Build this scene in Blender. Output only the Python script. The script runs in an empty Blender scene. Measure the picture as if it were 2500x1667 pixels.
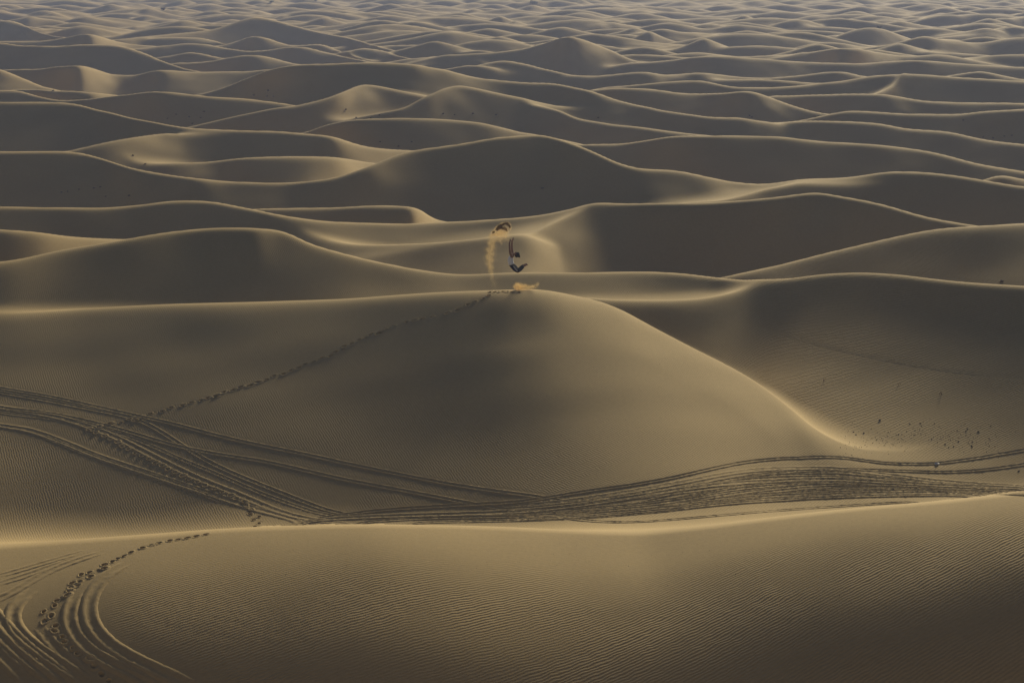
import bpy, bmesh, math, random
import numpy as np
from mathutils import Vector

# ------------------------------------------------------------------ camera, sky, sun, exposure
scene = bpy.context.scene
CAM_Z = 17.0                      # camera height above the valley floor, metres
FPX = 4665.0                      # focal length in photograph pixels (2500 wide)
PITCH = math.atan(933.5 / FPX)
CP, SP = math.cos(PITCH), math.sin(PITCH)
cam_data = bpy.data.cameras.new("camera")
cam_data.sensor_width = 36.0
cam_data.lens = FPX / 2500.0 * 36.0
cam_data.clip_start = 0.5
cam_data.clip_end = 9000.0
cam = bpy.data.objects.new("camera", cam_data)
scene.collection.objects.link(cam)
cam.location = (0, 0, CAM_Z)
cam.rotation_euler = (math.pi / 2 - PITCH, 0, 0)
scene.camera = cam

SUN_AZ = math.radians(18)         # to the right of straight ahead
SUN_EL = math.radians(19)
world = bpy.data.worlds.new("World")
scene.world = world
world.use_nodes = True
wn = world.node_tree
bg = wn.nodes["Background"]
sky = wn.nodes.new("ShaderNodeTexSky")
sky.sky_type = 'NISHITA'
sky.sun_disc = False
sky.sun_elevation = SUN_EL
sky.sun_rotation = SUN_AZ
sky.dust_density = 1.0
sky.air_density = 0.5
wn.links.new(sky.outputs[0], bg.inputs[0])
bg.inputs[1].default_value = 0.05
sun_data = bpy.data.lights.new("sun", 'SUN')
sun_data.energy = 5.0
sun_data.angle = math.radians(7.0)
sun_data.color = (1.0, 0.88, 0.61)
sun = bpy.data.objects.new("sun", sun_data)
scene.collection.objects.link(sun)
to_sun = Vector((math.sin(SUN_AZ) * math.cos(SUN_EL), math.cos(SUN_AZ) * math.cos(SUN_EL), math.sin(SUN_EL)))
sun.rotation_euler = to_sun.to_track_quat('Z', 'Y').to_euler()
sun.location = (40, 80, 60)
scene.view_settings.view_transform = 'Standard'
scene.view_settings.look = 'None'
scene.view_settings.gamma = 1.0
scene.view_settings.use_curve_mapping = False
scene.view_settings.exposure = 0.06

rng = np.random.RandomState(7)
random.seed(7)

def ray(u, v):
    """photograph pixel -> (X/Y, dZ/dY) of the line of sight"""
    a = (np.asarray(u, float) - 1250.0) / FPX
    b = (np.asarray(v, float) - 833.5) / FPX
    dy = CP - b * SP
    return a / dy, (-SP - b * CP) / dy

RIDGES = [
("fore", dict(sf=1.0,quad=1,sfu=[(-200,1.15),(500,1.0),(1500,.95),(2000,1.0),(2600,1.2)],sb=0.34,w=1.6), [(-400,1368,2.0),(0,1341,2.2),(213,1326,2.3),(383,1313,2.4),(531,1302,2.5),(691,1294,2.6),(904,1288,2.7),(1063,1290,2.6),(1250,1298,2.4),(1399,1305,2.3),(1548,1308,2.3),(1675,1297,2.5),(1888,1272,2.9),(2100,1248,3.3),(2313,1229,3.6),(2500,1209,3.9),(2900,1180,4.2)]),
("jump", dict(sf=.3,ld=4.5,lin=.95,wl=[(0,.7),(1250,.8),(1450,1.5),(2100,1.8)],sfu=[(0,.265),(600,.26),(1100,.265),(1300,.235),(1500,.19),(1800,.15),(2100,.15)],sb=0.40,w=0.8), [(-400,800,2.6),(0,775,3.0),(213,753,3.3),(531,740,3.7),(797,732,4.0),(1010,719,4.4),(1169,710,4.7),(1250,707,4.8),(1303,706,4.8),(1356,712,4.7),(1409,723,4.5),(1463,736,4.3),(1516,757,4.05),(1590,798,3.6),(1675,842,3.2),(1781,896,2.75),(1861,943,2.45),(1930,997,2.2),(1994,1052,1.98),(2074,1095,1.75),(2153,1121,1.5),(2240,1138,1.3),(2330,1146,1.0)]),
("rightnear", dict(sf=0.30,sb=0.30,w=0.9), [(1440,728,3.7),(1500,733,3.7),(1622,734,3.7),(1702,730,3.7),(1781,716,3.8),(1840,704,3.9)]),
("leftbig", dict(sf=0.36,ld=4.0,lin=[(0,1.0),(700,.95),(1000,.7),(1500,.55),(1900,.46),(2500,.42)],sfu=[(0,.42),(600,.40),(1000,.3),(1400,.24),(1550,.34),(1750,.38),(1950,.35),(2150,.35),(2400,.41),(2600,.46)],sb=0.50,w=0.7), [(-400,670,4.4),(0,639,4.6),(159,610,4.8),(319,583,5.1),(452,563,5.3),(553,556,5.4),(620,557,5.4),(664,560,5.3),(696,566,5.2),(755,594,4.8),(824,615,4.5),(930,642,4.1),(1052,663,3.8),(1132,669,3.7),(1250,667,3.75),(1409,666,3.8),(1569,664,3.8),(1649,667,3.8),(1728,675,3.8),(1781,681,3.9),(1861,688,4.1),(1941,679,4.4),(2021,669,4.7),(2100,666,4.95),(2180,671,5.1),(2260,680,5.2),(2366,690,5.3),(2500,699,5.4),(2900,730,5.5)]),
("leftdark", dict(sf=0.40,sb=0.50,w=0.6), [(-400,552,3.8),(0,561,3.6),(80,567,3.4),(159,577,3.0),(250,582,2.6),(319,584,2.3)]),
("rightsweep", dict(sf=0.26,sb=0.45,w=0.8), [(1740,684,1.6),(1766,678,1.9),(1914,644,2.6),(2047,610,3.4),(2180,581,4.1),(2313,558,4.7),(2419,549,5.0),(2500,545,5.1),(2900,540,5.2)]),
("mid7", dict(sf=.3,lin=.95,sfu=[(0,.32),(450,.40),(800,.28),(1200,.28),(1400,.34),(1500,.46),(1700,.50),(1994,.52),(2300,.46)],sb=0.45,w=0.7), [(-400,500,3.23),(0,505,3.19),(213,508,3.19),(345,501,3.33),(452,491,3.52),(505,492,3.52),(585,504,3.38),(691,527,3.09),(797,541,2.8),(930,546,2.6),(1063,543,2.6),(1169,539,2.7),(1250,534,2.9),(1330,525,3.14),(1393,514,3.38),(1436,506,3.61),(1489,500,3.8),(1569,497,3.94),(1675,497,4.03),(1781,493,4.12),(1888,482,4.31),(1957,472,4.45),(1994,469,4.5),(2047,479,4.36),(2153,501,3.98),(2260,528,3.52),(2382,551,3.09),(2480,566,2.4)]),
("arcb", dict(l1=.8,l2=1.6,sf=0.17,sb=.4,w=.7,sm=3.0), [(690,583,1.8),(755,589,2.0),(904,597,2.2),(1036,598,2.4),(1143,591,2.7),(1230,583,2.95),(1282,581,3.0),(1310,587,2.85),(1332,598,2.55),(1350,614,2.15),(1364,634,1.7),(1378,664,1.0)]),
("brink7", dict(k=1.0,sf=.26,sb=.15,w=.5), [(1285,580,2.9),(1310,566,3.0),(1356,541,3.2),(1409,522,3.42),(1450,508,3.55)]),
("low9", dict(sf=0.28,sb=0.35,w=0.6), [(600,513,1.9),(632,510,2.1),(797,508,2.3),(930,502,2.6),(1010,505,2.6),(1042,520,2.0),(1052,538,1.2)]),
("mid10", dict(sf=.3,lin=.95,sfu=[(0,.44),(266,.40),(600,.30),(780,.36),(880,.46),(1000,.46),(1100,.45),(1300,.44),(1500,.44),(1600,.28),(1800,.28),(2200,.42),(2500,.44)],sb=0.45,w=0.8), [(-400,366,4.08),(0,370,3.98),(159,370,3.98),(213,377,3.83),(266,393,3.59),(319,411,3.34),(399,424,3.15),(478,436,3.0),(558,444,2.8),(691,447,2.8),(771,441,3.0),(824,432,3.2),(877,415,3.54),(904,405,3.73),(957,382,4.12),(1010,367,4.37),(1116,353,4.66),(1250,333,5.1),(1314,328,5.2),(1356,337,5.05),(1409,355,4.71),(1463,377,4.27),(1516,400,3.83),(1569,413,3.59),(1649,417,3.49),(1728,432,3.2),(1808,447,2.8),(1861,450,2.8),(1941,445,3.1),(2047,436,3.39),(2116,427,3.64),(2180,420,3.83),(2233,420,3.88),(2313,426,3.83),(2419,443,3.54),(2500,456,3.34),(2900,480,3.1)]),
("brink10", dict(k=1.6,sf=0.33,sb=.30,w=0.6), [(1700,494,2.6),(1755,490,2.7),(1861,464,3.0),(1941,451,3.2)]),
("knob10", dict(sf=.25,sb=.4,w=.5), [(2385,446,2.2),(2445,428,3.0),(2490,438,2.7),(2560,446,2.2)]),
("track11", dict(sf=0.22,sb=0.30,w=0.8), [(290,409,1.4),(314,407,1.6),(399,399,2.0),(505,396,2.2),(611,385,2.8),(744,382,3.0),(824,385,2.8),(898,398,2.0)]),
("l12", dict(sf=0.34,sb=0.45,w=0.8), [(-400,246,4.8),(0,249,4.75),(133,250,4.75),(186,254,4.66),(239,268,4.37),(319,287,4.03),(399,303,3.84),(478,314,3.69),(585,319,3.64),(691,322,3.64),(797,331,3.5),(861,350,2.8),(914,362,2.3),(1005,368,1.8)]),
("spur12", dict(k=1.2,sf=0.30,sb=.45,w=0.7), [(150,372,2.6),(239,353,3.1),(319,337,3.4),(400,325,3.5)]),
("m13", dict(sf=0.33,sb=0.42,w=0.6), [(740,326,1.6),(797,306,2.6),(861,292,3.3),(957,289,3.5),(1063,291,3.4),(1169,299,3.1),(1250,318,2.4),(1287,328,2.0)]),
("l14", dict(sf=0.36,sb=0.42,w=0.7), [(-300,219,2.8),(0,221,2.8),(43,221,2.8),(96,237,2.3),(159,246,2.1),(223,242,2.5),(319,229,3.3),(399,224,3.7),(452,229,3.5),(531,238,3.2),(611,243,3.0),(707,255,2.6),(797,277,1.9),(872,290,1.4)]),
("l14b", dict(sf=0.30,sb=0.40,w=0.6), [(53,218,2.2),(106,220,2.5),(213,225,2.5),(271,232,2.0)]),
("big15", dict(sf=.3,lin=1.0,sfu=[(489,.36),(700,.36),(1000,.36),(1250,.36),(1900,.34)],sb=0.45,w=0.8), [(489,232,1.8),(558,210,2.9),(638,178,4.7),(691,162,5.6),(797,156,6.0),(904,153,6.2),(1010,156,6.1),(1047,164,5.7),(1090,171,5.4),(1143,186,4.7),(1250,200,4.2),(1330,203,4.2),(1388,210,4.1),(1436,221,3.8),(1516,247,2.9),(1569,260,2.6),(1675,279,2.3),(1744,286,2.3),(1808,288,2.3),(1861,298,1.9)]),
("spur15", dict(k=.8,sf=.42,sb=.35,w=.6), [(700,262,3.0),(750,252,3.3),(800,240,3.65),(840,224,4.1),(880,205,4.5)]),
("spur15b", dict(k=1.2,sf=.40,sb=.25,w=.6), [(985,268,2.8),(1015,248,3.4),(1042,234,3.9),(1105,208,4.6)]),
("m16", dict(sf=0.33,sb=0.20,w=0.7), [(1250,250,2.8),(1293,255,2.8),(1356,266,2.6),(1399,286,2.1),(1463,300,1.8),(1569,312,1.7),(1649,322,1.5),(1718,332,1.2)]),
("m17", dict(sf=0.34,sb=0.42,w=0.8), [(1380,356,1.5),(1409,354,1.7),(1516,351,2.0),(1595,340,2.7),(1665,332,3.2),(1781,331,3.4),(1888,335,3.3),(1994,343,3.1),(2100,351,2.9),(2207,361,2.6),(2313,380,2.2),(2393,401,1.7),(2500,420,1.3),(2700,440,1.0)]),
("r18", dict(sf=0.33,sb=0.40,w=0.7), [(1861,300,1.5),(1925,299,1.8),(1967,295,2.1),(2047,296,2.3),(2153,303,2.2),(2207,314,1.9),(2313,322,1.8),(2393,339,1.4),(2472,351,1.2),(2500,353,1.2),(2800,365,1.0)]),
("r19", dict(sf=0.36,sb=0.40,w=0.6), [(1941,298,1.2),(2021,280,2.1),(2074,271,2.5),(2153,274,2.5),(2233,279,2.4),(2340,279,2.5),(2419,271,3.0),(2500,266,3.3),(2800,262,3.4)]),
("r20", dict(sf=0.34,sb=0.42,w=0.6), [(1441,221,2.6),(1505,215,3.0),(1595,218,2.9),(1675,229,2.5),(1755,229,2.7),(1824,222,3.2),(1851,226,3.0),(1888,242,2.3),(1941,260,1.7),(2015,280,1.1)]),
("r21", dict(sf=0.34,sb=0.42,w=0.6), [(1904,234,1.9),(1994,232,2.3),(2074,229,2.6),(2153,230,2.7),(2207,239,2.3),(2260,247,2.1),(2366,251,2.0),(2500,252,2.1),(2800,255,2.1)]),
("r22", dict(sf=0.36,sb=0.42,w=0.6), [(1500,212,1.6),(1553,207,2.0),(1649,199,2.4),(1712,196,2.6),(1744,203,2.33),(1781,213,2.0),(1850,214,2.0),(1914,212,2.13),(2047,199,2.73),(2127,186,3.33),(2207,182,3.6),(2260,183,3.53),(2340,189,3.33),(2419,194,3.2),(2500,198,3.07),(2800,206,2.93)]),
("spur22", dict(k=1.6,sf=0.34,sb=.30,w=0.6), [(2140,232,2.0),(2170,214,2.46),(2200,198,2.86),(2233,184,3.2)]),
("s23", dict(sf=0.36,sb=0.42,w=0.5), [(1240,147,3.0),(1303,162,2.3),(1356,175,1.8),(1415,189,1.2)]),
("s23b", dict(sf=0.36,sb=0.42,w=0.5), [(1080,172,1.6),(1110,165,2.1),(1143,159,2.5),(1185,161,2.4),(1250,183,1.2)]),
("s24", dict(sf=0.34,sb=0.42,w=0.5), [(1420,189,1.2),(1489,183,1.6),(1569,176,2.1),(1627,184,1.5)]),
("s24b", dict(sf=0.34,sb=0.42,w=0.5), [(1590,191,1.0),(1675,180,1.7),(1712,178,1.9),(1781,185,1.4),(1856,191,1.1),(1941,186,1.5),(2010,177,2.1),(2047,174,2.3),(2106,188,1.4)]),
("peak25", dict(sf=0.40,sb=0.50,w=0.7), [(1100,134,1.8),(1250,124,2.47),(1319,109,3.6),(1356,96,4.6),(1388,88,5.2),(1420,95,4.67),(1463,112,3.4),(1505,128,2.4),(1532,144,1.4),(1564,153,0.8)]),
("ridge25", dict(sf=0.34,sb=0.42,w=0.6), [(1540,154,1.1),(1564,153,1.3),(1622,149,1.7),(1702,139,2.7),(1755,137,2.9),(1808,140,2.7),(1888,146,2.3),(1994,153,1.9),(2100,155,1.9),(2180,150,2.3),(2233,147,2.6),(2313,153,2.2),(2419,160,1.8),(2500,165,1.6),(2800,172,1.5)]),
("ridge26", dict(sf=0.34,sb=0.42,w=0.6), [(1781,139,1.2),(1941,133,1.9),(2000,124,2.9),(2047,118,3.6),(2079,118,3.6),(2153,130,2.3),(2233,143,1.2)]),
("ridge27", dict(sf=0.34,sb=0.42,w=0.6), [(2290,191,1.2),(2340,181,1.9),(2387,174,2.4),(2440,183,1.9),(2500,195,1.3),(2700,205,1.0)]),
("l30", dict(sf=0.34,sb=0.40,w=0.6), [(-300,150,4.6),(-60,158,4.2),(0,169,3.7),(32,181,3.1),(80,202,2.1),(117,218,1.4)]),
("l31", dict(sf=0.48,sb=0.42,w=0.6), [(-100,172,2.2),(0,171,2.4),(80,169,2.6),(159,162,3.2),(191,158,3.5),(223,165,2.9),(276,186,1.5)]),
("l31f", dict(sf=0.25,sb=0.25,w=0.6), [(60,176,1.8),(140,181,1.6),(220,187,1.3),(282,187,1.4),(345,182,1.8),(383,170,2.7),(452,175,2.3),(531,176,2.3),(611,174,2.5),(670,169,2.9)]),
("dark33", dict(sf=0.42,sb=0.55,w=0.5), [(-300,100,4.4),(0,104,4.25),(53,112,3.88),(133,113,3.88),(213,109,4.18),(255,109,4.18),(319,117,3.74),(351,130,3.0),(390,146,2.19),(425,160,1.6),(489,177,0.9)]),
("l34", dict(sf=0.40,sb=0.50,w=0.5), [(-300,36,5.2),(0,49,4.24),(53,55,3.82),(69,66,3.16),(106,84,2.2),(154,92,1.9)]),
("l35", dict(sf=0.36,sb=0.50,w=0.5), [(69,64,2.6),(133,74,2.0),(175,76,2.0),(202,85,1.3)]),
("l36", dict(sf=0.36,sb=0.45,w=0.5), [(-100,103,2.0),(0,101,2.2),(80,101,2.2),(159,93,2.9),(218,81,4.0),(255,93,2.9),(303,106,1.8),(372,113,1.3)]),
("peak37", dict(sf=0.42,sb=0.50,w=0.6), [(287,97,1.7),(372,88,2.06),(452,80,2.42),(516,74,2.73),(558,61,3.69),(601,45,4.9),(627,41,5.2),(664,48,4.66),(707,60,3.75),(771,77,2.61),(877,98,1.6),(935,120,0.7)]),
("l38", dict(sf=0.36,sb=0.45,w=0.5), [(330,98,1.4),(399,92,1.9),(478,92,1.9),(516,97,1.5),(558,112,1.0)]),
("l39", dict(sf=0.36,sb=0.45,w=0.5), [(531,114,1.0),(579,101,1.9),(627,86,3.2),(664,97,2.3),(707,113,1.2)]),
("l40", dict(sf=0.36,sb=0.45,w=0.5), [(340,120,1.0),(425,109,1.7),(478,105,2.0),(531,114,1.4),(617,126,0.9),(675,120,1.5),(718,113,2.1),(797,128,1.2),(877,148,0.6)]),
("l41", dict(sf=0.36,sb=0.45,w=0.5), [(409,139,0.8),(468,126,1.7),(505,135,1.2),(553,144,0.7)]),
("l42", dict(sf=0.36,sb=0.45,w=0.5), [(441,154,0.8),(505,151,1.1),(574,138,2.0),(617,134,2.3),(680,146,1.5),(728,159,0.8)]),
("l43", dict(sf=0.36,sb=0.45,w=0.5), [(739,112,1.3),(781,106,1.9),(818,120,1.1),(866,141,0.5)]),
("l44", dict(sf=0.36,sb=0.45,w=0.5), [(840,128,1.0),(893,117,1.8),(935,125,1.3),(994,144,0.6)]),
("l45", dict(sf=0.36,sb=0.45,w=0.5), [(925,114,0.8),(983,110,1.2),(1063,110,1.3),(1143,114,1.0),(1191,120,0.8)]),
("l46", dict(sf=0.36,sb=0.45,w=0.5), [(960,131,0.7),(1036,130,1.0),(1116,129,1.2),(1169,122,1.8)]),
("l47", dict(sf=0.36,sb=0.45,w=0.5), [(999,146,0.8),(1074,137,1.5),(1143,149,0.9),(1201,157,0.6)]),
("s12a", dict(sf=0.36,sb=0.45,w=0.5), [(1640,196,0.9),(1780,194,1.2),(1900,196,1.4),(1990,204,0.9)]),
]
# ------------------------------------------------------------------ dune field
def pchip(x, y, xi):
    h = np.diff(x); d = np.diff(y) / h
    m = np.zeros_like(y)
    for i in range(1, len(x) - 1):
        if d[i-1] * d[i] > 0:
            w1 = 2*h[i] + h[i-1]; w2 = h[i] + 2*h[i-1]
            m[i] = (w1 + w2) / (w1 / d[i-1] + w2 / d[i])
    m[0], m[-1] = d[0], d[-1]
    k = np.clip(np.searchsorted(x, xi) - 1, 0, len(x) - 2)
    s = (xi - x[k]) / h[k]
    return ((2*s**3 - 3*s**2 + 1) * y[k] + (s**3 - 2*s**2 + s) * h[k] * m[k]
            + (-2*s**3 + 3*s**2) * y[k+1] + (s**3 - s**2) * h[k] * m[k+1])

def sstep(a, b, x):
    s = np.clip((x - a) / (b - a), 0, 1); return s * s * (3 - 2 * s)

def smax(a, b, k):
    h = np.maximum(k - np.abs(a - b), 0) / k
    return np.maximum(a, b) + h * h * k * 0.25

def gauss(a, s):
    r = int(s * 3) + 1
    kx = np.exp(-0.5 * (np.arange(-r, r + 1) / s) ** 2); kx /= kx.sum()
    return np.convolve(np.pad(a, r, mode='edge'), kx, mode='valid')

T_IN, N_IN = 0.305, 760
t_in = np.linspace(-T_IN, T_IN, N_IN)
dt = t_in[1] - t_in[0]
t_out = T_IN + dt * np.cumsum(1.16 ** np.arange(1, 46))
t_out = t_out[t_out < 1.3]
TC = np.concatenate([-t_out[::-1], t_in, t_out])
IN0 = len(t_out)
rows = [1.5]
while rows[-1] < 3500:
    y = rows[-1]
    if y < 36: st = 1.0
    elif y < 50: st = 0.042
    elif y < 76: st = 0.054
    elif y < 1000: st = 0.0030 * y
    else: st = 0.012 * y
    rows.append(y + st)
YR = np.array(rows)
NR, NC = len(YR), len(TC)
YY = YR[:, None]
XX = YY * TC[None, :]

def waves(x, y, lo, hi, n, seed):
    r = np.random.RandomState(seed)
    out = np.zeros(np.broadcast(x, y).shape)
    for _ in range(n):
        lam = math.exp(r.uniform(math.log(lo), math.log(hi)))
        th = r.uniform(0, math.pi); ph = r.uniform(0, 6.283)
        out += np.sin((x * math.cos(th) + y * math.sin(th)) * (6.283 / lam) + ph) * (lam / hi) ** 0.7
    return out / math.sqrt(n)

def make_ground():
    # valley floor, and the tall dune the camera stands on
    Z = -1.6 + 0.8 * sstep(300, 450, YY) + (1 - sstep(64, 74, YY)) * (1.15 + 0.6 * sstep(3, 10, XX) - 0.9 * sstep(8, 13, -XX)) + 0.25 * waves(XX, YY + 0 * XX, 18, 60, 9, 3)
    camdune = CAM_Z - 1.8 - 0.56 * (np.sqrt((YY - 0.0) ** 2 + 4) - 2) + 0 * XX
    Z = smax(Z, camdune, 2.5)
    for name, o, pts in RIDGES:
        p = np.array(pts, float)
        t, m = ray(p[:, 0], p[:, 1])
        order = np.argsort(t); t, m, zc = t[order], m[order], p[order, 2]
        tt = np.clip(TC, t[0], t[-1])
        mi, zi = pchip(t, m, tt), pchip(t, zc, tt)
        sg = o.get('sm', 5.0)
        a, b = IN0, IN0 + N_IN
        mi[a:b] = gauss(mi[a:b], sg); zi[a:b] = gauss(zi[a:b], sg)
        yi = (zi - CAM_Z) / mi
        # a crest that ends inside the picture tapers off; one that leaves it goes on
        out = (np.maximum(t[0] - TC, 0) if t[0] > -0.262 else 0) + (np.maximum(TC - t[-1], 0) if t[-1] < 0.262 else 0)
        dx = out * yi
        zi = np.maximum(zi - 0.22 * (np.sqrt(dx ** 2 + 1) - 1), -6.0)
        # outside the picture the crests go on, swinging gently
        side = np.maximum(np.abs(TC) - 0.31, 0)
        zi = zi + np.sin(side * 14 + zc[0]) * np.minimum(side * 6, 1.0) * 0.8
        # away from the crest line the face forgets the crest's small bends
        ym = float(np.median(yi))
        zlo = np.maximum(zi, -3.0)
        s1 = max(o.get('l1', 2.2) / (dt * ym), 1.0); s2 = max(o.get('l2', 5.5) / (dt * ym), 1.0)
        z1, y1 = gauss(zlo, s1), gauss(yi, s1)
        z2, y2 = gauss(zlo, s2), gauss(yi, s2)
        w = o['w'] * (1.0 if 'quad' in o else 0.6)
        if 'wl' in o:
            q = np.array(o['wl'], float); w = gauss(np.interp(TC, ray(q[:, 0], 800.0)[0], q[:, 1]), 20.0)[None, :]
        w = np.maximum(w, 0.004 * ym)
        wf = w; wb = np.maximum(max(o['w'] * 0.4, 0.2), 0.004 * ym)
        r0 = np.searchsorted(YR, yi.min() - 45); r1 = np.searchsorted(YR, yi.max() + 45)
        ys = YR[r0:r1][:, None]
        dd = np.abs(yi[None, :] - ys)
        b1 = sstep(0.3, 4.5, dd); b2 = sstep(3.0, 12.0, dd)
        zz = zi + (z1 - zi) * b1; zz += (z2 - zz) * b2
        yq = yi + (y1 - yi) * b1; yq += (y2 - yq) * b2
        ds = yq - ys
        if 'sfu' in o:
            q = np.array(o['sfu'], float)
            sf = gauss(np.interp(TC, ray(q[:, 0], 800.0)[0], q[:, 1]), 20.0)[None, :]
        else:
            sf = o['sf'] * 1.12
        D = np.sqrt(ds ** 2 + wf ** 2) - wf
        if 'quad' in o:
            D2 = np.maximum(ds, 0); lim = 8.0
            ff = sf * (0.035 * D2 + np.where(D2 < lim, 0.028 * D2 ** 2, 0.028 * (2 * lim * D2 - lim * lim)))
        else:
            ld = o.get('ld', 5.0)     # steep below the brink, easing towards the foot
            lin = o.get('lin', 0.85)
            if isinstance(lin, list):
                q = np.array(lin, float); lin = gauss(np.interp(TC, ray(q[:, 0], 800.0)[0], q[:, 1]), 20.0)[None, :]
            ff = sf * (lin * D + (1.2 - lin) * ld * (1 - np.exp(-D / ld)))
        fb = o['sb'] * (np.sqrt(ds ** 2 + wb ** 2) - wb)
        f = np.where(ds > 0, ff, fb)
        Z[r0:r1] = smax(Z[r0:r1], zz - f, o.get('k', 0.8))
    # the farther field: many smaller dunes, too far to trace one by one
    r = np.random.RandomState(11)
    n = 0
    while n < 3200:
        y0 = math.sqrt(r.uniform(305 ** 2, 1020 ** 2)); tt = r.uniform(-0.33, 0.33)
        if tt < -0.05 and y0 < 400: n += 1; continue
        x0 = tt * y0
        n += 1
        h = (r.uniform(0.9, 3.3) if n % 2 else r.uniform(0.3, 1.3)) * (1.0 if y0 < 800 else 1.2)
        L = (r.uniform(7, 19) if n % 2 else r.uniform(4, 11)) * (0.6 + 0.25 * h)
        cv = r.uniform(-0.012, 0.02); tl = r.uniform(-0.35, 0.35)
        sf, sb = r.uniform(.38, .52), r.uniform(.35, .55)
        c0, c1 = np.searchsorted(TC, [(x0 - L * 1.5) / y0, (x0 + L * 1.5) / y0])
        r0, r1 = np.searchsorted(YR, [y0 - 26, y0 + 26])
        if c1 - c0 < 3: continue
        dx = XX[r0:r1, c0:c1] - x0
        yc = y0 + cv * dx * dx + tl * dx
        q = (dx / L) + r.uniform(-.25, .25)
        pk = r.uniform(0, 1) ** 2
        zc = h * (1.15 * ((1 - pk) * np.exp(-1.6 * q * q) + pk * np.exp(-2.2 * np.sqrt(q * q + .01) + .2)) - 0.15) - 2.5 * np.maximum(np.abs(q) - 1, 0)
        ds = yc - YR[r0:r1][:, None]
        w = max(0.4, 0.004 * y0)
        f = np.where(ds > 0, sf, sb) * (np.sqrt(ds ** 2 + w * w) - w)
        Z[r0:r1, c0:c1] = smax(Z[r0:r1, c0:c1], zc - f, 0.9)
    far = np.clip((YY - 950) / 150, 0, 1)
    Z = Z + far * 1.0 * np.abs(waves(XX, YY + 0 * XX, 30, 120, 10, 5))
    Z = Z + 0.016 * waves(XX, YY + 0 * XX, 3.0, 9.0, 14, 9) * np.clip(YY / 60, 0.4, 2.0)
    return Z

ZG = make_ground()
ZB = ZG.copy()                    # the undisturbed sand, before feet and wheels
NEAR = YR < 420

def ground_z(x, y):
    """height of the sand sheet below a point, or an array of points"""
    x = np.asarray(x, float); y = np.asarray(y, float)
    t = x / y
    j = np.clip(np.searchsorted(TC, t) - 1, 0, NC - 2)
    i = np.clip(np.searchsorted(YR, y) - 1, 0, NR - 2)
    a = (t - TC[j]) / (TC[j+1] - TC[j]); b = (y - YR[i]) / (YR[i+1] - YR[i])
    return (ZB[i, j] * (1-a) * (1-b) + ZB[i, j+1] * a * (1-b) + ZB[i+1, j] * (1-a) * b + ZB[i+1, j+1] * a * b)

def hit(u, v, ymin=25.0):
    """where the line of sight through a photograph pixel meets the sand"""
    t, m = ray(u, v); t = float(t); m = float(m)
    j = int(np.clip(np.searchsorted(TC, t) - 1, 0, NC - 2)); a = (t - TC[j]) / (TC[j+1] - TC[j])
    zc = ZB[:, j] * (1-a) + ZB[:, j+1] * a
    g = zc - (CAM_Z + m * YR)
    idx = np.where((g >= 0) & (YR > ymin))[0]
    i = int(idx[0]) if len(idx) else NR - 2
    i = max(i, 1)
    s = g[i-1] / (g[i-1] - g[i]) if g[i] != g[i-1] else 0
    y = YR[i-1] + s * (YR[i] - YR[i-1])
    return t * y, y, CAM_Z + m * y

def at(u, v, y):
    t, m = ray(u, v)
    return Vector((float(t) * y, y, CAM_Z + float(m) * y))
# ------------------------------------------------------------------ materials
def new_mat(name):
    m = bpy.data.materials.new(name); m.use_nodes = True
    nt = m.node_tree
    return m, nt, nt.nodes["Principled BSDF"]

def node(nt, kind, **kw):
    n = nt.nodes.new(kind)
    for k, v in kw.items():
        if hasattr(n, k): setattr(n, k, v)
        else: n.inputs[k.replace('_', ' ')].default_value = v
    return n

def mathn(nt, op, a, b=None, c=None):
    n = nt.nodes.new("ShaderNodeMath"); n.operation = op
    for i, x in enumerate((a, b, c)):
        if x is None: continue
        if isinstance(x, (int, float)): n.inputs[i].default_value = x
        else: nt.links.new(x, n.inputs[i])
    return n.outputs[0]

SAND = (0.475, 0.35, 0.17)
def sand_colour(nt, bs, pos):
    big = node(nt, "ShaderNodeTexNoise", Scale=0.09, Detail=3.0); nt.links.new(pos, big.inputs["Vector"])
    fine = node(nt, "ShaderNodeTexNoise", Scale=9.0, Detail=4.0, Roughness=0.7); nt.links.new(pos, fine.inputs["Vector"])
    mixv = mathn(nt, 'ADD', mathn(nt, 'MULTIPLY', big.outputs["Fac"], 0.6), mathn(nt, 'MULTIPLY', fine.outputs["Fac"], 0.4))
    ramp = nt.nodes.new("ShaderNodeValToRGB")
    ramp.color_ramp.elements[0].position = 0.34; ramp.color_ramp.elements[1].position = 0.66
    ramp.color_ramp.elements[0].color = (SAND[0]*.86, SAND[1]*.85, SAND[2]*.84, 1)
    ramp.color_ramp.elements[1].color = (SAND[0]*1.1, SAND[1]*1.09, SAND[2]*1.07, 1)
    nt.links.new(mixv, ramp.inputs[0])
    nt.links.new(ramp.outputs[0], bs.inputs["Base Color"])
    bs.inputs["Roughness"].default_value = 0.95
    bs.inputs["Specular IOR Level"].default_value = 0.15
    return fine

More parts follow.
